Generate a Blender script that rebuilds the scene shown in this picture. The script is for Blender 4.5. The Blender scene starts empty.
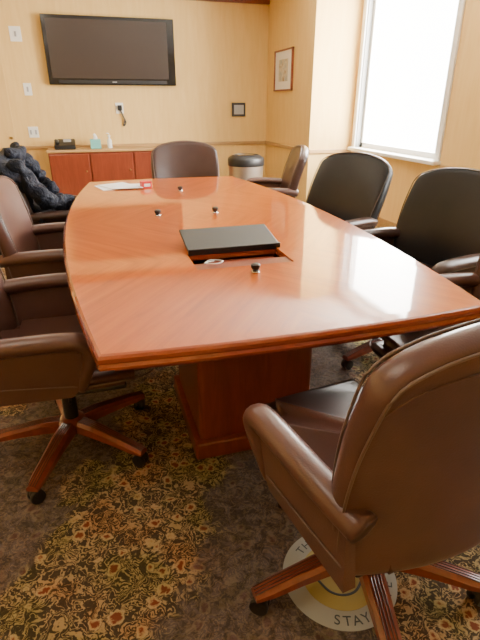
import bpy, bmesh, math, random
from mathutils import Vector, Matrix
random.seed(3)
D=bpy.data; C=bpy.context
pi=math.pi
def link(o): C.scene.collection.objects.link(o); return o
def empty(name,loc=(0,0,0),rot=0):
    e=D.objects.new(name,None); e.empty_display_size=.1; e.location=loc; e.rotation_euler=(0,0,rot); return link(e)
def mobj(name,bm,mat,parent=None,smooth=False,loc=(0,0,0),rot=(0,0,0)):
    me=D.meshes.new(name); bmesh.ops.recalc_face_normals(bm,faces=bm.faces[:]); bm.to_mesh(me); bm.free()
    if smooth:
        for p in me.polygons: p.use_smooth=True
    if mat: me.materials.append(mat)
    o=D.objects.new(name,me); o.location=loc; o.rotation_euler=rot
    if parent: o.parent=parent
    return link(o)
def addbox(bm,x0,x1,y0,y1,z0,z1):
    vs=[bm.verts.new((x,y,z)) for z in (z0,z1) for y in (y0,y1) for x in (x0,x1)]
    for f in ((0,1,3,2),(4,6,7,5),(0,4,5,1),(2,3,7,6),(0,2,6,4),(1,5,7,3)):
        bm.faces.new([vs[i] for i in f])
    return vs
def box(name,x0,x1,y0,y1,z0,z1,mat,parent=None,bev=0,seg=2,smooth=False,loc=(0,0,0),rot=(0,0,0)):
    bm=bmesh.new(); addbox(bm,x0,x1,y0,y1,z0,z1)
    if bev>0: bmesh.ops.bevel(bm,geom=bm.edges[:],offset=bev,segments=seg,profile=.5,affect='EDGES')
    return mobj(name,bm,mat,parent,smooth,loc,rot)
def boxes(name,lst,mat,parent=None):
    bm=bmesh.new()
    for b in lst: addbox(bm,*b)
    me=D.meshes.new(name); bmesh.ops.recalc_face_normals(bm,faces=bm.faces[:]); bm.to_mesh(me); bm.free()
    me.materials.append(mat); o=D.objects.new(name,me)
    if parent:o.parent=parent
    return link(o)
def lathe(name,prof,mat,parent=None,n=32,loc=(0,0,0),rot=(0,0,0)):
    bm=bmesh.new(); rings=[]
    for r,z in prof:
        rings.append([bm.verts.new((r*math.cos(2*pi*i/n),r*math.sin(2*pi*i/n),z)) for i in range(n)])
    for a,b in zip(rings,rings[1:]):
        for i in range(n): bm.faces.new((a[i],a[(i+1)%n],b[(i+1)%n],b[i]))
    bm.faces.new(rings[0][::-1]); bm.faces.new(rings[-1])
    o=mobj(name,bm,mat,parent,True,loc,rot)
    m=o.modifiers.new('e','EDGE_SPLIT'); m.split_angle=math.radians(40)
    return o
def catmull(P,k=6,closed=False):
    P=[Vector(p) for p in P]; out=[]; n=len(P)
    rng=range(n) if closed else range(n-1)
    for i in rng:
        if closed: a,b,c,d=P[i-1],P[i],P[(i+1)%n],P[(i+2)%n]
        else: a,b,c,d=P[max(i-1,0)],P[i],P[i+1],P[min(i+2,n-1)]
        for j in range(k):
            t=j/k
            out.append(.5*((2*b)+(c-a)*t+(2*a-5*b+4*c-d)*t*t+(3*b-a-3*c+d)*t**3))
    if not closed: out.append(P[-1])
    return out
def sweep_bm(bm,pts,rx,ry,side=None,n=12,closed=False,radf=None):
    rings=[];m=len(pts)
    for i,p in enumerate(pts):
        if closed: t=(pts[(i+1)%m]-pts[i-1]).normalized()
        else: t=(pts[min(i+1,m-1)]-pts[max(i-1,0)]).normalized()
        s=Vector(side) if side else (Vector((0,0,1)) if abs(t.z)<.9 else Vector((1,0,0)))
        s=(s-t*s.dot(t)).normalized(); u=t.cross(s)
        k=radf(i/(m-1)) if radf else 1
        rings.append([bm.verts.new(p+s*rx*k*math.cos(2*pi*j/n)+u*ry*k*math.sin(2*pi*j/n)) for j in range(n)])
    for a,b in list(zip(rings,rings[1:]))+([(rings[-1],rings[0])] if closed else []):
        for j in range(n): bm.faces.new((a[j],a[(j+1)%n],b[(j+1)%n],b[j]))
    if not closed: bm.faces.new(rings[0][::-1]); bm.faces.new(rings[-1])
def tube(name,pts,r,mat,parent=None,ry=None,side=None,k=6,n=10,closed=False,radf=None):
    bm=bmesh.new(); sweep_bm(bm,catmull(pts,k,closed),r,ry or r,side,n,closed,radf)
    return mobj(name,bm,mat,parent,True)
# ------------------------------------------------ materials
def newmat(name,col,rough=.5,metal=0,coat=0,coatr=.1,spec=.5):
    m=D.materials.new(name); m.use_nodes=True; b=m.node_tree.nodes['Principled BSDF']
    b.inputs['Base Color'].default_value=(*col,1); b.inputs['Roughness'].default_value=rough
    b.inputs['Metallic'].default_value=metal; b.inputs['Coat Weight'].default_value=coat
    b.inputs['Coat Roughness'].default_value=coatr; b.inputs['Specular IOR Level'].default_value=spec
    return m
def N(m,t,**k):
    n=m.node_tree.nodes.new(t)
    for a,v in k.items(): setattr(n,a,v)
    return n
def L(m,a,b): m.node_tree.links.new(a,b)
def ramp(m,stops,inp=None,interp='LINEAR'):
    r=N(m,'ShaderNodeValToRGB'); r.color_ramp.interpolation=interp
    while len(r.color_ramp.elements)<len(stops): r.color_ramp.elements.new(.5)
    for e,(p,c) in zip(r.color_ramp.elements,stops): e.position=p; e.color=(*c,1)
    if inp: L(m,inp,r.inputs['Fac'])
    return r
def coords(m,scale=(1,1,1),rot=(0,0,0)):
    t=N(m,'ShaderNodeTexCoord'); mp=N(m,'ShaderNodeMapping'); mp.inputs['Scale'].default_value=scale; mp.inputs['Rotation'].default_value=rot
    L(m,t.outputs['Object'],mp.inputs['Vector']); return mp.outputs['Vector']
def noise(m,vec,sc,det=4,dist=0,rough=.5):
    n=N(m,'ShaderNodeTexNoise'); n.inputs['Scale'].default_value=sc; n.inputs['Detail'].default_value=det
    n.inputs['Distortion'].default_value=dist; n.inputs['Roughness'].default_value=rough
    L(m,vec,n.inputs['Vector']); return n
def bump(m,h,st=.2,dist=.01):
    b=N(m,'ShaderNodeBump'); b.inputs['Strength'].default_value=st; b.inputs['Distance'].default_value=dist
    L(m,h,b.inputs['Height']); L(m,b.outputs['Normal'],m.node_tree.nodes['Principled BSDF'].inputs['Normal'])
def base(m,o): L(m,o,m.node_tree.nodes['Principled BSDF'].inputs['Base Color'])

def wallpaper(name,c1,c2):
    m=newmat(name,c1,.7); v=coords(m,(22,22,2.5)); n=noise(m,v,1,5,.6); r=ramp(m,[(.3,c1),(.7,c2)],n.outputs['Fac']); base(m,r.outputs['Color'])
    bump(m,n.outputs['Fac'],.03,.002); return m
M_wall=wallpaper('wallpaper_yellow',(.71,.47,.16),(.76,.53,.20))
M_wall2=wallpaper('wallpaper_lower',(.66,.43,.15),(.70,.48,.18))
M_ceil=newmat('ceiling_paint',(.75,.72,.65),.8)
M_trimw=newmat('white_trim',(.8,.8,.77),.4)
def wood(name,c1,c2,c3,sc=(1,14,14),rough=.3,coat=.6,coatr=.1,rot=(0,0,0)):
    m=newmat(name,c1,rough,0,coat,coatr); v=coords(m,sc,rot); n=noise(m,v,2.2,8,1.2,.6)
    r=ramp(m,[(.25,c1),(.5,c2),(.75,c3)],n.outputs['Fac']); base(m,r.outputs['Color']); return m
M_rail=wood('rail_wood',(.36,.20,.07),(.45,.27,.1),(.5,.32,.13),rough=.4,coat=.3)
M_cherry=wood('cherry_red',(.15,.022,.010),(.20,.033,.014),(.25,.05,.02),sc=(12,12,1.2))
M_edge=wood('cherry_edge',(.29,.052,.014),(.36,.07,.018),(.42,.10,.026),sc=(3,3,10),rough=.2,coat=1,coatr=.06)
M_cred=wood('credenza_red',(.16,.028,.011),(.21,.04,.016),(.26,.056,.022),sc=(12,12,1.2))
M_base=wood('chair_wood',(.15,.028,.014),(.21,.04,.018),(.28,.06,.026),sc=(6,6,6))
M_rib=newmat('chair_rib',(.09,.03,.02),.3,0,.5)
M_top=newmat('veneer_top',(.5,.2,.06),.3,0,1,.05)
M_top.node_tree.nodes['Principled BSDF'].inputs['Specular IOR Level'].default_value=.1
def mk_top():
    m=M_top; t=N(m,'ShaderNodeTexCoord'); s=N(m,'ShaderNodeSeparateXYZ'); L(m,t.outputs['Object'],s.inputs[0])
    a=N(m,'ShaderNodeMath',operation='ABSOLUTE'); L(m,s.outputs['X'],a.inputs[0])
    pp=N(m,'ShaderNodeMath',operation='PINGPONG'); L(m,s.outputs['Y'],pp.inputs[0]); pp.inputs[1].default_value=.8
    c=N(m,'ShaderNodeCombineXYZ'); L(m,a.outputs[0],c.inputs[0]); L(m,pp.outputs[0],c.inputs[1])
    mp=N(m,'ShaderNodeMapping'); mp.inputs['Rotation'].default_value=(0,0,math.radians(38))
    mp.vector_type='TEXTURE'; mp.inputs['Scale'].default_value=(1/26,1/1.6,1)
    L(m,c.outputs[0],mp.inputs['Vector'])
    n=noise(m,mp.outputs['Vector'],1,8,.6,.7)
    n2=noise(m,c.outputs[0],3,2)
    r=ramp(m,[(.25,(.33,.062,.004)),(.5,(.50,.108,.006)),(.75,(.60,.155,.010))],n.outputs['Fac'])
    r2=ramp(m,[(.3,(.90,.84,.80)),(.7,(1,1,1))],n2.outputs['Fac'])
    mx=N(m,'ShaderNodeMix',data_type='RGBA',blend_type='MULTIPLY'); mx.inputs[0].default_value=1
    L(m,r.outputs['Color'],mx.inputs[6]); L(m,r2.outputs['Color'],mx.inputs[7]); base(m,mx.outputs[2])
mk_top()
def leather(name,c1,c2,rough=.34,spec=.5,coat=.15):
    m=newmat(name,c1,rough,0,coat,.25,spec); v=coords(m); n=noise(m,v,7,4); r=ramp(m,[(.3,c1),(.7,c2)],n.outputs['Fac']); base(m,r.outputs['Color'])
    vo=N(m,'ShaderNodeTexVoronoi'); vo.inputs['Scale'].default_value=260; L(m,v,vo.inputs['Vector']); bump(m,vo.outputs['Distance'],.12,.002); return m
M_lea=leather('leather_brown',(.095,.045,.037),(.13,.062,.050),.3)
M_leal=leather('leather_brown_light',(.095,.043,.033),(.125,.06,.044))
M_lea_backlit=leather('leather_dark',(.007,.008,.010),(.012,.014,.016),.35,.35,0)  # backlit darkness of the right-side chairs is painted into this leather colour
M_leaf=leather('leather_umber',(.045,.022,.017),(.06,.03,.023))
M_pipe=newmat('piping',(.15,.10,.08),.4)
M_piped=newmat('piping_dark',(.06,.045,.04),.4)
M_black=newmat('black_plastic',(.015,.015,.016),.4)
M_blackg=newmat('black_gloss',(.012,.012,.013),.12)
M_screen=newmat('tv_screen',(.045,.034,.029),.25)
M_grey=newmat('grey_plastic',(.35,.35,.34),.4)
M_dgrey=newmat('dark_grey_panel',(.018,.022,.020),.4)
M_steel=newmat('steel',(.55,.5,.44),.32,.9)
M_brass=newmat('brass',(.55,.4,.18),.3,1)
M_white=newmat('white_plastic',(.78,.77,.72),.4)
M_paper=newmat('paper',(.8,.8,.78),.7)
M_red=newmat('red_card',(.6,.03,.03),.5)
M_teal=newmat('teal_card',(.15,.45,.42),.6)
M_jack=newmat('nylon_navy',(.006,.010,.023),.6,spec=.25)
v=coords(M_jack,(1,1,1)); n=noise(M_jack,v,22,4,1.0,.6); bump(M_jack,n.outputs['Fac'],.9,.03)
M_chrome=newmat('chrome',(.6,.6,.6),.15,1)
# carpet
M_car=newmat('carpet',(.1,.08,.05),.95,spec=.1)
def mk_carpet():
    m=M_car; v=coords(m)
    def math_(op,a,b=None,c=None):
        n=N(m,'ShaderNodeMath',operation=op)
        for i,x in enumerate((a,b,c)):
            if x is None: continue
            if isinstance(x,(int,float)): n.inputs[i].default_value=x
            else: L(m,x,n.inputs[i])
        return n.outputs[0]
    def warp(src,sc_,amt):
        nd=noise(m,src,sc_,3)
        sub=N(m,'ShaderNodeVectorMath',operation='SUBTRACT'); sub.inputs[1].default_value=(.5,.5,.5); L(m,nd.outputs['Color'],sub.inputs[0])
        sc=N(m,'ShaderNodeVectorMath',operation='SCALE'); sc.inputs['Scale'].default_value=amt; L(m,sub.outputs[0],sc.inputs[0])
        ad=N(m,'ShaderNodeVectorMath',operation='ADD'); L(m,src,ad.inputs[0]); L(m,sc.outputs[0],ad.inputs[1]); return ad.outputs[0]
    w=warp(v,12,.05); w2=warp(v,18,.09)
    vo=N(m,'ShaderNodeTexVoronoi'); vo.inputs['Scale'].default_value=15; L(m,w,vo.inputs['Vector'])
    n1=noise(m,w2,42,3,.8,.55); n4=noise(m,v,5,3)
    petals=math_('MULTIPLY_ADD',n1.outputs['Fac'],.5,vo.outputs['Distance'])
    flower=ramp(m,[(.40,(.20,.06,.035)),(.45,(.40,.27,.13)),(.53,(.48,.36,.20)),(.58,(.20,.14,.075)),(.62,(0,0,0))],petals)
    fm=ramp(m,[(.585,(1,1,1)),(.61,(0,0,0))],petals)
    nv=noise(m,w2,16,2,1.5)
    vine=math_('ABSOLUTE',math_('SUBTRACT',math_('FRACT',math_('MULTIPLY',nv.outputs['Fac'],7)),.5))
    ground=ramp(m,[(.10,(.40,.285,.15)),(.18,(.26,.19,.09)),(.24,(.085,.062,.040)),(.5,(.06,.044,.033))],vine)
    f2=N(m,'ShaderNodeMix',data_type='RGBA'); L(m,fm.outputs['Color'],f2.inputs[0]); L(m,ground.outputs['Color'],f2.inputs[6]); L(m,flower.outputs['Color'],f2.inputs[7])
    tint=ramp(m,[(.4,(.78,.86,.68)),(.52,(1,1,1)),(.62,(1.0,.82,.72))],n4.outputs['Fac'])
    f3=N(m,'ShaderNodeMix',data_type='RGBA',blend_type='MULTIPLY'); f3.inputs[0].default_value=1; L(m,f2.outputs[2],f3.inputs[6]); L(m,tint.outputs['Color'],f3.inputs[7])
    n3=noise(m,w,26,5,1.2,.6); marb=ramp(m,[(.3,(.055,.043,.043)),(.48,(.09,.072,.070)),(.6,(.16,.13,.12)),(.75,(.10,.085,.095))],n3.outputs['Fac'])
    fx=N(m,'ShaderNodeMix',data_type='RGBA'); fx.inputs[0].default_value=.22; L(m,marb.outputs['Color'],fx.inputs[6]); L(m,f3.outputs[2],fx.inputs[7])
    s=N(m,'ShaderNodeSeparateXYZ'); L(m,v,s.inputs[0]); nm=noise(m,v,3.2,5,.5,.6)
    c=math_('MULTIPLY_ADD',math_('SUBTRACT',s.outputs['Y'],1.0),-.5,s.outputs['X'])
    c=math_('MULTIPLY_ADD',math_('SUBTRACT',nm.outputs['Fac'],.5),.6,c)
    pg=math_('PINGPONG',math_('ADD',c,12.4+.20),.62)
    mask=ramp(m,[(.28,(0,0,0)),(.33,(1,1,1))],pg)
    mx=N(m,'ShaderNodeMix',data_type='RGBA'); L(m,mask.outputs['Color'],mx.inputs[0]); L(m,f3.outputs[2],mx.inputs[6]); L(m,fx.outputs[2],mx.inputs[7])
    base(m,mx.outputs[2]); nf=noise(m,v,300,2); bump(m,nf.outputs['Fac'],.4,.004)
mk_carpet()
# ------------------------------------------------ room
XL,XR,YF,YB,ZC=-2.6,3.27,-1.6,7.65,2.75
XC,YC=2.68,5.99
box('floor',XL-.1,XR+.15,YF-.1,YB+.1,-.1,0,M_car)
box('ceiling',XL-.1,XR+.15,YF-.1,YB+.1,ZC,ZC+.1,M_ceil)
box('wall_back',XL-.1,XC,YB,YB+.1,0,ZC,M_wall)
box('wall_left',XL-.1,XL,YF,YB,0,ZC,M_wall)
box('wall_front',XL-.1,XR+.15,YF-.1,YF,0,ZC,M_wall)
box('wall_corner',XC,XR+.15,YC,YB+.1,0,ZC,M_wall)
W=[(4.25,5.86),(1.2,3.2)]; WZ0,WZ1=.84,2.62  # second opening is added out of view to brighten the room
boxes('wall_right',[(XR,XR+.15,YF,W[1][0],0,ZC),(XR,XR+.15,W[1][1],W[0][0],0,ZC),(XR,XR+.15,W[0][1],YC,0,ZC)]+
  [(XR,XR+.15,a,b,0,WZ0) for a,b in W]+[(XR,XR+.15,a,b,WZ1,ZC) for a,b in W],M_wall)
rz0,rz1=.765,.815
def rail(name,x0,x1,y0,y1): box(name,x0,x1,y0,y1,rz0,rz1,M_rail,bev=.006)
rail('trim_1',-.93,XC,YB-.022,YB); rail('trim_2',XC-.022,XC,YC-.022,YB-.022); rail('trim_3',XC,XR,YC-.022,YC)
rail('trim_4',XR-.022,XR,W[1][1]+.12,W[0][0]-.1)
box('trim_5',XL,XC,YB-.05,YB,2.63,ZC,M_cred,bev=.01)
for nm,b in (('baseboard_back',(-.93,XC,YB-.015,YB)),('baseboard_corner',(XC-.015,XC,YC,YB)),('baseboard_right',(XR-.015,XR,YF,YC)),('baseboard_left',(XL,XL+.015,YF,YB))):
    box(nm,*b,0,.1,M_rail)
M_glass=D.materials.new('glass'); M_glass.use_nodes=True; nt=M_glass.node_tree; nt.nodes.clear()
o_=nt.nodes.new('ShaderNodeOutputMaterial'); mx_=nt.nodes.new('ShaderNodeMixShader'); tr_=nt.nodes.new('ShaderNodeBsdfTransparent'); gl_=nt.nodes.new('ShaderNodeBsdfGlossy'); gl_.inputs['Roughness'].default_value=.02
mx_.inputs[0].default_value=.05; nt.links.new(tr_.outputs[0],mx_.inputs[1]); nt.links.new(gl_.outputs[0],mx_.inputs[2]); nt.links.new(mx_.outputs[0],o_.inputs[0])
for i,(a,b) in enumerate(W):
    e=empty('window_%d'%(i+1))  # number two is an added, unseen opening for extra light
    fx0,fx1=XR+.06,XR+.12
    boxes('frame',[(fx0,fx1,a,a+.06,WZ0,WZ1),(fx0,fx1,b-.06,b,WZ0,WZ1),(fx0,fx1,a,b,WZ0,WZ0+.06),(fx0,fx1,a,b,WZ1-.06,WZ1)],M_trimw,e)
    boxes('casing',[(XR-.02,XR,b,b+.07,WZ0-.02,WZ1+.07),(XR-.02,XR,a-.07,a,WZ0-.02,WZ1+.07),(XR-.02,XR,a-.07,b+.07,WZ1,WZ1+.07)],M_trimw,e)
    boxes('reveal',[(XR,fx0,b-.012,b,WZ0,WZ1),(XR,fx0,a,a+.012,WZ0,WZ1)],M_grey,e)
    box('sill',XR-.09,fx0,a-.09,b+.05,WZ0-.035,WZ0+.005,M_trimw,e,bev=.008)
    box('pane',XR+.09,XR+.094,a+.05,b-.05,WZ0+.05,WZ1-.05,M_glass,e)
d=empty('door_1')
box('slab',-1.85,-.97,YB-.012,YB-.001,.01,2.1,M_wall2,d)
tube('lever',[(-1.01,YB-.06,.79),(-1.08,YB-.065,.79),(-1.16,YB-.06,.785)],.012,M_brass,d)
lathe('rose',[(.03,0),(.03,.012),(.014,.016),(.012,.05)],M_brass,d,loc=(-1.02,YB-.012,.79),rot=(pi/2,0,0))
lathe('lock',[(.022,0),(.02,.015)],M_brass,d,loc=(-1.02,YB-.012,.92),rot=(pi/2,0,0))
# ------------------------------------------------ wall fittings
tv=empty('television')
box('housing',-.42,1.28,YB-.09,YB-.03,1.58,2.39,M_blackg,tv,bev=.008)
box('screen',-.37,1.18,YB-.093,YB-.088,1.66,2.35,M_screen,tv)
box('speaker_bar',-.30,1.15,YB-.096,YB-.088,1.60,1.64,M_black,tv,bev=.003)
box('mount',.2,.7,YB-.03,YB,1.8,2.2,M_black,tv)
box('badge',.40,.46,YB-.098,YB-.095,1.612,1.625,M_grey,tv)
def plate(name,x0,x1,z0,z1,n):
    e=empty(name); box('cover',x0,x1,YB-.008,YB,z0,z1,M_white,e,bev=.003)
    for k in range(n):
        c=x0+(x1-x0)*(k+.5)/n; box('toggle_%d'%(k+1),c-.012,c+.012,YB-.014,YB-.007,(z0+z1)/2-.03,(z0+z1)/2+.03,M_grey,e,bev=.002)
plate('wall_plate',-.82,-.68,2.08,2.25,1); plate('light_switch',-.76,-.66,1.45,1.60,1); plate('power_outlet',-.79,-.66,.92,1.06,2)
e=empty('cable_outlet'); box('cover',.41,.52,YB-.01,YB,1.22,1.36,M_white,e,bev=.003)
box('jack',.44,.50,YB-.04,YB-.008,1.26,1.33,M_black,e,bev=.005)
tube('cable',[(.47,YB-.03,1.28),(.50,YB-.03,1.20),(.535,YB-.025,1.10),(.50,YB-.03,1.06),(.53,YB-.02,1.15)],.009,M_black,e)
e=empty('control_panel'); box('bezel',2.12,2.33,YB-.03,YB,1.17,1.36,M_black,e,bev=.006); box('display',2.15,2.30,YB-.034,YB-.029,1.20,1.33,M_grey,e)
e=empty('framed_picture'); x=XC; y0,y1,z0,z1=6.62,7.30,1.51,2.02
boxes('frame',[(x-.025,x,y0,y0+.03,z0,z1),(x-.025,x,y1-.03,y1,z0,z1),(x-.025,x,y0,y1,z0,z0+.02),(x-.025,x,y0,y1,z1-.02,z1)],M_base,e)
box('mat',x-.012,x-.002,y0+.02,y1-.02,z0+.015,z1-.015,M_paper,e)
M_art=newmat('art',(.4,.4,.3),.6); v=coords(M_art,(6,6,6)); n=noise(M_art,v,1.5,4); r=ramp(M_art,[(.35,(.3,.22,.12)),(.5,(.65,.6,.45)),(.65,(.35,.4,.42))],n.outputs['Fac']); base(M_art,r.outputs['Color'])
box('print',x-.014,x-.011,y0+.17,y1-.17,z0+.12,z1-.12,M_art,e)
# ------------------------------------------------ credenza
c=empty('credenza'); cx0,cx1,cy0,cy1=-.57,1.25,7.2,YB-.03
box('carcass',cx0+.02,cx1-.02,cy0+.03,cy1,.06,.745,M_cred,c)
box('top',cx0,cx1,cy0,cy1,.745,.78,M_rail,c,bev=.008)
box('plinth',cx0+.04,cx1-.04,cy0+.05,cy1,0,.06,M_cherry,c)
xs=[cx0+.02,-.02,.57,cx1-.02]
for i in range(3):
    box('door_panel_%d'%(i+1),xs[i]+.012,xs[i+1]-.012,cy0+.012,cy0+.03,.09,.725,M_cred,c,bev=.006)
    lathe('knob_%d'%(i+1),[(.006,0),(.006,.012),(.013,.018),(.008,.026)],M_brass,c,16,loc=(xs[i+1]-.06,cy0+.012,.5),rot=(pi/2,0,0))
e=empty('desk_telephone'); 
bm=bmesh.new(); vs=addbox(bm,-.46,-.19,7.28,7.46,.78,.83)
for q in vs:
    if q.co.z>.8 and q.co.y>7.4: q.co.z=.91
bmesh.ops.bevel(bm,geom=bm.edges[:],offset=.008,segments=2,affect='EDGES'); mobj('body',bm,M_black,e)
box('handset',-.44,-.40,7.27,7.47,.86,.905,M_black,e,bev=.012,rot=(0,0,0))
box('display',-.34,-.24,-.001,.003,0,.05,M_grey,e,loc=(0,7.36,.875),rot=(-.9,0,0))
e=empty('tissue_box'); box('carton',.01,.15,7.33,7.47,.78,.90,M_teal,e,bev=.004)
tube('tissue',[(.08,7.4,.89),(.085,7.4,.93),(.07,7.4,.97)],.035,M_paper,e,ry=.01,radf=lambda t:1-.6*t)
e=empty('soap_bottle'); lathe('bottle',[(.03,0),(.032,.01),(.032,.10),(.012,.13),(.012,.15),(.02,.15),(.02,.165)],M_paper,e,20,loc=(.27,7.40,.78)); tube('pump',[(.27,7.4,.94),(.27,7.4,.97),(.24,7.38,.975)],.005,M_paper,e)
# ------------------------------------------------ trash bin
e=empty('trash_bin',(1.92,6.25,0))
lathe('body',[(.20,0),(.205,.02),(.225,.60),(.225,.62)],M_steel,e,40)
lathe('rim',[(.232,.62),(.236,.63),(.236,.70),(.225,.72),(.17,.75),(.165,.73)],M_black,e,40)
box('swing_flap',-.11,.11,-.08,.08,.735,.75,M_blackg,e,bev=.006)
for k in (0,1): lathe('band_%d'%k,[(.214,.0),(.2185,.0),(.219,.012),(.214,.012)],M_black,e,40,loc=(0,0,.02+.56*k))
# ------------------------------------------------ conference table
TX,TY=.59,2.8
t=empty('conference_table',(TX,TY,0))
def outline(grow=0,n=24):
    P=[]
    hl=1.61+grow
    def h(y): return .64+grow+.14*(1-(y/1.6)**2)
    for i in range(n+1): y=-hl+2*hl*i/n; P.append((h(y),y))
    for i in range(1,8): x=h(hl)*(1-2*i/8); P.append((x,hl+.05*(1-(x/.64)**2)))
    for i in range(n+1): y=hl-2*hl*i/n; P.append((-h(y),y))
    for i in range(1,8): x=-h(hl)*(1-2*i/8); P.append((x,-hl-.03*(1-(x/.64)**2)))
    return P
def ring(bm,P,z): return [bm.verts.new((x,y,z)) for x,y in P]
bm=bmesh.new()
prof=[(-.05,.700),(-.012,.700),(-.002,.704),(.0,.712),(-.004,.722),(-.001,.728),(-.001,.738),(-.006,.746),(-.014,.7495),(-.055,.7500)]
R=[ring(bm,outline(g),z) for g,z in prof]
for a,b in zip(R,R[1:]):
    for i in range(len(a)): bm.faces.new((a[i],a[(i+1)%len(a)],b[(i+1)%len(b)],b[i]))
bm.faces.new(R[0][::-1]); ft=bm.faces.new(R[-1])
top=mobj('top',bm,M_edge,t)
top.data.materials.append(M_top)
for p in top.data.polygons:
    if p.normal.z>.995 and p.center.z>.749: p.material_index=1
hx0,hx1,hy0,hy1=.36-TX,.78-TX,1.83-TY,2.06-TY
cut=box('cutter',hx0,hx1,hy0,hy1,.66,.80,M_cherry)
cut.location=(TX,TY,0)
bo=top.modifiers.new('b','BOOLEAN'); bo.object=cut; bo.operation='DIFFERENCE'; bo.solver='EXACT'
C.view_layer.update()
me=D.meshes.new_from_object(top.evaluated_get(C.evaluated_depsgraph_get())); top.modifiers.clear(); top.data=me; D.objects.remove(cut)
boxes('hatch_well',[(hx0,hx1,hy0,hy1,.60,.68),(hx0-.01,hx0,hy0,hy1,.6,.72),(hx1,hx1+.01,hy0,hy1,.6,.72),(hx0,hx1,hy0-.01,hy0,.6,.72),(hx0,hx1,hy1,hy1+.01,.6,.72)],M_cherry,t)
box('hatch_rail',hx0,hx1,hy0,hy0+.10,.735,.742,M_cherry,t)
box('hatch_ledge',hx0+.10,hx1-.02,hy0+.12,hy1-.02,.69,.715,M_cherry,t)
lid=box('hatch_lid',0,.435,0,.235,-.006,.008,M_dgrey,t,bev=.003,loc=(hx0+.005,hy1-.004,.757),rot=(math.radians(11),0,0))
box('hatch_lid_lip',0,.435,-.008,.006,-.018,.012,M_black,t,bev=.003,loc=(hx0+.005,hy1-.004,.762),rot=(math.radians(11),0,0))
box('lid_stay_1',hx0+.02,hx0+.03,hy1+.15,hy1+.19,.75,.785,M_black,t); box('lid_stay_2',hx1-.02,hx1-.01,hy1+.15,hy1+.19,.75,.785,M_black,t)
tube('cable_coil',[(hx0+.05,hy0+.115,.735),(hx0+.08,hy0+.13,.746),(hx0+.13,hy0+.10,.748),(hx0+.10,hy0+.07,.748),(hx0+.05,hy0+.09,.748),(hx0+.10,hy0+.135,.74)],.0025,M_white,t)
def oring(name,g1,g2,z0,z1,mat):
    bm=bmesh.new(); a=ring(bm,outline(g1),z0); b=ring(bm,outline(g1),z1); c2=ring(bm,outline(g2),z0); d2=ring(bm,outline(g2),z1); n=len(a)
    for i in range(n):
        j=(i+1)%n
        bm.faces.new((a[i],a[j],b[j],b[i])); bm.faces.new((c2[j],c2[i],d2[i],d2[j])); bm.faces.new((a[j],a[i],c2[i],c2[j])); bm.faces.new((b[i],b[j],d2[j],d2[i]))
    return mobj(name,bm,mat,t)
oring('sub_edge',-.05,-.09,.672,.701,M_cherry)
for k,yc in enumerate((-.93,.93)):
    x0,x1,y0,y1=-.29,.20,yc-.27,yc+.27
    box('pedestal_%d'%(k+1),x0,x1,y0,y1,.07,.69,M_cherry,t,bev=.02,seg=3)
    box('pedestal_foot_%d'%(k+1),x0-.025,x1+.025,y0-.025,y1+.025,0,.085,M_cherry,t,bev=.012)
    box('pedestal_cap_%d'%(k+1),x0-.02,x1+.02,y0-.02,y1+.02,.66,.70,M_cherry,t,bev=.008)
box('stretcher',-.06,0,-.66,.66,.15,.6,M_cherry,t)
for (kx,ky) in ((.34,2.89),(.69,2.88),(.575,1.735),(.62,3.72)):
    e=empty('cable_grommet_post',(kx,ky,.7505)); lathe('foot',[(.016,0),(.018,.004),(.016,.008)],M_chrome,e,20); lathe('cap',[(.010,.008),(.013,.014),(.019,.022),(.019,.033),(.012,.038)],M_black,e,20)
e=empty('paper_stack',(.17,4.08,.7505),.25)
for i,(a,b,c_,d_,r_) in enumerate(((-.15,.08,-.14,.12,0),(-.10,.13,-.12,.14,.2),(-.02,.20,-.17,.05,-.3))):
    box('sheet_%d'%(i+1),a,b,c_,d_,.0+i*.004,.003+i*.004,M_paper,e,rot=(0,0,r_))
e=empty('card_box',(.39,3.97,.7505),.2); box('box',-.04,.04,-.035,.035,0,.05,M_red,e,bev=.003); box('label',-.025,.025,-.037,-.034,.012,.035,M_paper,e)
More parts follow.
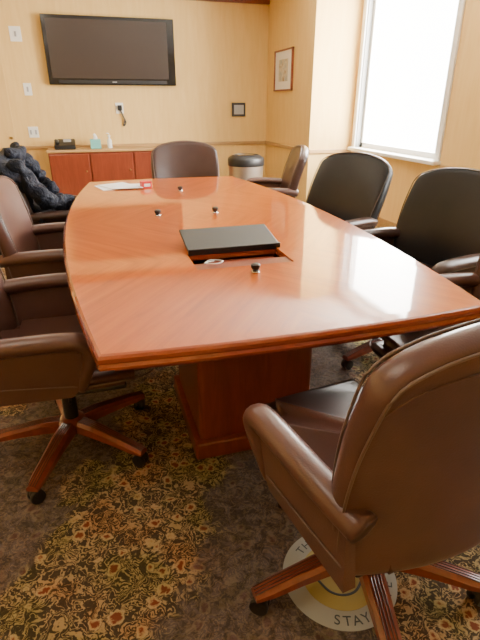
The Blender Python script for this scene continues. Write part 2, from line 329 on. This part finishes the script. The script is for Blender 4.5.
# ------------------------------------------------ chair
def chair(name,loc,rot,lea,leb=None,base_rot=0,lean=1.0,piping=M_pipe,hs=1.0):
    leb=leb or lea
    e=empty(name,loc,rot)
    ns,ntt=16,12
    def P(s,tt):
        crown=.045*math.cos(s*pi/2)-.045*abs(s)**7
        z=.42+tt*(.545+crown)*hs
        w=.295+.038*math.sin(min(tt*1.4,1)*pi/2)-.012*max(0,tt-.75)/.25
        y=-.285-.065*lean*tt**1.3+.075*s*s*(1-.35*tt)+.012*math.sin(tt*pi)
        return Vector((w*s,y,z))
    bm=bmesh.new(); G=[[bm.verts.new(P(-1+2*i/ns,j/ntt)) for i in range(ns+1)] for j in range(ntt+1)]
    for j in range(ntt):
        for i in range(ns): bm.faces.new((G[j][i],G[j][i+1],G[j+1][i+1],G[j+1][i]))
    o=mobj('backrest',bm,lea,e,True); m=o.modifiers.new('s','SOLIDIFY'); m.thickness=.07; m.offset=0
    m=o.modifiers.new('b','SUBSURF'); m.levels=1; m.render_levels=2
    def off(s,tt,d,sx=1.0):
        a=P(s,tt); du=P(s+.01,tt)-P(s-.01,tt); dv=P(s,tt+.01)-P(s,tt-.01); n=du.cross(dv).normalized()
        if n.y>0: n=-n
        return a+n*d
    per=[(-.965,.04+.88*i/8) for i in range(9)]+[(-.94,.96)]+[(-.87+1.74*i/10,.975) for i in range(11)]+[(.94,.96)]+[(.965,.92-.88*i/8) for i in range(9)]
    for d,nm in ((.0345,'piping_outer'),(-.0345,'piping_inner')):
        tube(nm,[off(s,tt,d) for s,tt in per],.0032,piping,e,k=2,n=6)
    tube('yoke_seam',[off(-.96+1.92*i/14,.90,.0355) for i in range(15)],.0022,lea,e,k=2,n=6)
    bm=bmesh.new(); vs=addbox(bm,-.288,.288,-.29,.36,.40,.505)
    for q in vs:
        if q.co.y>0: q.co.x*=.95
    bmesh.ops.bevel(bm,geom=[ed for ed in bm.edges if abs((ed.verts[0].co-ed.verts[1].co).z)>.05],offset=.09,segments=6,affect='EDGES')
    bmesh.ops.bevel(bm,geom=[ed for ed in bm.edges if abs(ed.verts[0].co.z-ed.verts[1].co.z)<1e-4 and len(ed.link_faces)==2 and ed.calc_face_angle(0)>1],offset=.038,segments=4,affect='EDGES')
    mobj('seat',bm,leb,e,True)
    sp=[(-.28,-.2,.44),(-.284,.05,.44),(-.272,.26,.44),(-.2,.352,.44),(0,.364,.44),(.2,.352,.44),(.272,.26,.44),(.284,.05,.44),(.28,-.2,.44)]
    tube('seat_piping',sp,.004,piping,e,k=4,n=6)
    box('seat_pan',-.24,.24,-.24,.24,.38,.405,M_black,e,bev=.01)
    for sg,nm in ((-1,'left'),(1,'right')):
        pts=[(sg*.295,-.30,.625),(sg*.312,-.20,.640),(sg*.32,-.06,.646),(sg*.322,.05,.644),(sg*.32,.105,.632),(sg*.315,.130,.59),(sg*.305,.11,.52),(sg*.29,.08,.44)]
        tube('arm_'+nm,pts,.038,leb,e,ry=.032,side=(1,0,0),k=5,n=14,radf=lambda q:1 if q<.6 else 1-.4*(q-.6)/.4)
        bm=bmesh.new(); pr=[(-.28,.43),(.05,.42),(.08,.45),(.10,.53),(.115,.59),(.09,.62),(.04,.635),(-.06,.64),(-.2,.63),(-.28,.62)]
        a=[bm.verts.new((sg*(.278+(z-.43)*.12),y,z)) for y,z in pr]; b=[bm.verts.new((sg*(.31+(z-.43)*.06),y,z)) for y,z in pr]
        bm.faces.new(a); bm.faces.new(b[::-1])
        for i in range(len(a)): j=(i+1)%len(a); bm.faces.new((a[i],a[j],b[j],b[i]))
        mobj('arm_panel_'+nm,bm,leb,e)
        tube('arm_piping_'+nm,[(sg*.316,-.27,.50),(sg*.318,-.1,.485),(sg*.316,.03,.47),(sg*.305,.09,.455)],.0026,piping,e,k=4,n=6)
    box('tilt_mechanism',-.08,.08,-.12,.10,.345,.385,M_black,e,bev=.01)
    lathe('column',[(.045,.07),(.045,.10),(.03,.11),(.028,.24),(.019,.245),(.019,.36)],M_black,e,24)
    lathe('hub',[(.05,.075),(.062,.085),(.062,.125),(.045,.14),(.03,.142)],M_base,e,24)
    tube('lever',[(.08,.0,.365),(.16,.02,.36),(.24,.03,.355)],.006,M_black,e)
    for k in range(5):
        a=base_rot+k*2*pi/5; ca,sa=math.cos(a),math.sin(a)
        bm=bmesh.new(); secs=[(.03,.034,.085,.135),(.12,.033,.085,.132),(.22,.03,.078,.115),(.31,.028,.066,.098),(.365,.022,.062,.086)]
        rg=[]
        for rr,hw,zb,zt in secs:
            rg.append([bm.verts.new((rr,y,z)) for y,z in ((-hw,zb),(hw,zb),(hw,zt-.012),(hw-.012,zt),(-hw+.012,zt),(-hw,zt-.012))])
        for p_,q_ in zip(rg,rg[1:]):
            for i in range(6): bm.faces.new((p_[i],p_[(i+1)%6],q_[(i+1)%6],q_[i]))
        bm.faces.new(rg[0][::-1]); bm.faces.new(rg[-1])
        mobj('leg_%d'%(k+1),bm,M_base,e,rot=(0,0,a))
        bm=bmesh.new()
        for yy in (-.014,-.005,.005,.014):
            sweep_bm(bm,[Vector((r_,yy,zt+.0005)) for r_,_,_,zt in secs],.0022,.0022,n=6)
        mobj('leg_ribs_%d'%(k+1),bm,M_rib,e,rot=(0,0,a))
        tip=Vector((ca*.345,sa*.345,0)); w=a+.9+k*.7
        for s2 in (-1,1):
            lathe('caster_%d_wheel_%s'%(k+1,'a' if s2<0 else 'b'),[(.018,-.009),(.027,-.008),(.0285,-.003),(.0285,.003),(.027,.008),(.018,.009)],M_black,e,20,
              loc=(tip.x+math.cos(w)*.014*s2,tip.y+math.sin(w)*.014*s2,.0288),rot=(pi/2,0,w-pi/2))
        lathe('caster_%d_hood'%(k+1),[(.024,.036),(.024,.044),(.016,.056),(.009,.060),(.009,.075)],M_black,e,16,loc=(tip.x,tip.y,0))
    return e
dg=math.radians
chair('office_chair',(.668,.915,0),dg(8),M_lea,base_rot=dg(176),hs=1.07)
chair('office_chair',(-.21,1.85,0),dg(-90),M_leal,M_leal,base_rot=dg(-23))
chair('office_chair',(-.20,2.90,0),dg(-92),M_leal,M_leal,base_rot=dg(50))
chair('office_chair',(-.24,3.92,0),dg(-88),M_leaf,base_rot=dg(10))
chair('office_chair',(.87,4.56,0),dg(180),M_leaf,base_rot=dg(33),hs=1.04)
chair('office_chair',(1.52,4.44,0),dg(75),M_leaf,M_leal,base_rot=dg(33),lean=1.6)
chair('office_chair',(1.41,3.05,0),dg(110),M_lea_backlit,M_leaf,base_rot=dg(20),lean=2.8,piping=M_piped,hs=1.06)
chair('office_chair',(1.58,2.18,0),dg(102),M_lea_backlit,M_leaf,base_rot=dg(20),lean=2.2,piping=M_piped,hs=1.05)
chair('office_chair',(1.38,1.36,0),dg(90),M_leal,M_leal,base_rot=dg(0))
# ------------------------------------------------ jacket draped on chair
j=empty('puffer_jacket',(-.58,3.93,0))
def jacket():
    def interp(P,q):
        q=max(0,min(.9999,q))*(len(P)-1); i=int(q); f=q-i; return P[i].lerp(P[i+1],f)
    prof=catmull([(-.13,0,.45),(-.12,0,.75),(-.07,0,.98),(.0,0,1.045),(.07,0,.97),(.12,0,.84),(.18,0,.72),(.24,0,.62),(.30,0,.55)],8)
    bm=bmesh.new(); nu,nv=56,64; from mathutils import noise as NZ
    G=[]
    for jn in range(nv+1):
        q=jn/nv; p=interp(prof,q); row=[]
        for i in range(nu+1):
            s=-1+2*i/nu
            wd=.36-.05*abs(q-.45)+.03*math.sin(q*17)
            pt=Vector((p.x,s*wd,p.z-.10*abs(s)**4))
            puffv=.022*abs(math.sin(q*9*pi+.6*math.sin(s*3)))
            f=NZ.noise(Vector((s*3.2,q*5,1)))*.035+NZ.noise(Vector((s*8,q*12,5)))*.02+.018*math.sin(s*9+q*6)
            nrm=Vector((1,0,.5)) if q>.45 else Vector((-.6,0,.6))
            row.append(bm.verts.new(pt+nrm*(puffv+f)))
        G.append(row)
    for a,b in zip(G,G[1:]):
        for i in range(nu): bm.faces.new((a[i],a[i+1],b[i+1],b[i]))
    o=mobj('body',bm,M_jack,j,True); m=o.modifiers.new('s','SOLIDIFY'); m.thickness=.03
    for nm,pts in (('sleeve_1',[(.05,-.28,1.0),(.14,-.33,.90),(.20,-.33,.80),(.27,-.30,.74),(.34,-.24,.71),(.40,-.16,.70)]),('sleeve_2',[(.06,.26,.98),(.15,.30,.86),(.21,.24,.78),(.27,.15,.74)]),('collar',[(.04,-.18,1.06),(.09,-.06,1.03),(.09,.08,1.03),(.03,.2,1.06)])):
        bm=bmesh.new(); r0=.045 if nm=='collar' else .062
        pp=catmull(pts,10); sweep_bm(bm,pp,r0,r0*.75,(0,0,1),18,radf=lambda q:(.82+.25*abs(math.sin(q*6*pi)))*(.6 if q<.02 or q>.98 else 1))
        for vv in bm.verts: 
            nn=NZ.noise(vv.co*14); vv.co+=Vector((nn,NZ.noise(vv.co*14+Vector((5,5,5))),nn))*.022
        mobj(nm,bm,M_jack,j,True)
jacket()
# ------------------------------------------------ floor sticker
M_yel=newmat('sticker_yellow',(.46,.39,.13),.5); M_stw=newmat('sticker_white',(.42,.45,.43),.5); M_ink=newmat('sticker_ink',(.07,.09,.10),.5)
s=empty('floor_sticker',(.60,.925,0),dg(-14))
lathe('disc',[(.178,.0003),(.178,.0012)],M_stw,s,64)
lathe('face',[(.118,.0012),(.118,.0018)],M_yel,s,64)
for sx in (-1,1): lathe('eye_%d'%(sx+2),[(.013,.0018),(.013,.0024)],M_ink,s,24,loc=(sx*.045,.035,0))
tube('smile',[(-.07,-.015,.0022),(-.04,-.055,.0022),(0,-.068,.0022),(.04,-.055,.0022),(.07,-.015,.0022)],.004,M_ink,s,ry=.0008,side=(0,1,0))
def arc_text(txt,r,a0,a1,size,up):
    for i,ch in enumerate(txt):
        if ch==' ': continue
        a=a0+(a1-a0)*i/(len(txt)-1)
        cu=D.curves.new('letter','FONT'); cu.body=ch; cu.size=size; cu.align_x='CENTER'; cu.extrude=.0003
        o=D.objects.new('letter',cu); link(o); C.view_layer.update()
        me=D.meshes.new_from_object(o.evaluated_get(C.evaluated_depsgraph_get())); D.objects.remove(o)
        me.materials.clear(); me.materials.append(M_ink)
        q=D.objects.new('letter_%s'%ch,me); link(q); q.parent=s; q.location=(r*math.cos(a),r*math.sin(a),.0016)
        q.rotation_euler=(0,0,a+(pi/2 if not up else -pi/2))
arc_text('STAY SAFE',.162,dg(255),dg(345),.042,False)
arc_text('THANK YOU',.132,dg(138),dg(42),.038,True)
# ------------------------------------------------ lights
def area(name,loc,rot,sx,sy,p,col,spread=None):
    l=D.lights.new(name,'AREA'); l.shape='RECTANGLE'; l.size=sx; l.size_y=sy; l.energy=p; l.color=col
    if spread: l.spread=spread
    o=D.objects.new(name,l); o.location=loc; o.rotation_euler=rot; return link(o)
area('window_daylight_1',(XR+.35,5.05,1.75),(0,pi/2,0),2.3,2.2,720,(1,.945,.85))
area('window_daylight_2',(XR+.35,2.2,1.75),(0,pi/2,0),2.3,2.4,140,(1,.945,.85))  # fill light behind the added second opening
M_fill=D.materials.new('lamp_diffuser'); M_fill.use_nodes=True; b=M_fill.node_tree.nodes['Principled BSDF']; b.inputs['Emission Color'].default_value=(1,.93,.8,1); b.inputs['Emission Strength'].default_value=2  # glow for the added ceiling fill panels
for k,(lx,ly) in enumerate(((-.8,1.2),(.8,3.2),(-.8,5.2))):  # unseen ceiling panels and area lights added for overall fill
    e=empty('ceiling_light',(lx,ly,ZC)); box('housing',-.32,.32,-.62,.62,-.03,0,M_white,e); box('diffuser',-.29,.29,-.59,.59,-.034,-.03,M_fill,e)
    area('ceiling_lamp',(lx,ly,ZC-.05),(0,0,0),.58,1.18,(11,7,22)[k],(1,.85,.64))
w=D.worlds.new('World'); C.scene.world=w; w.use_nodes=True
bg=w.node_tree.nodes['Background']; bg.inputs[0].default_value=(1,.98,.94,1); bg.inputs[1].default_value=18
# ------------------------------------------------ camera
cd=D.cameras.new('camera'); cam=D.objects.new('camera',cd); link(cam)
cd.sensor_fit='VERTICAL'; cd.sensor_height=32; cd.lens=481/640*32; cd.clip_start=.02
cam.location=(0,0,1.37); cam.rotation_euler=(pi/2-math.atan(218/481),0,dg(-16.4))
C.scene.camera=cam
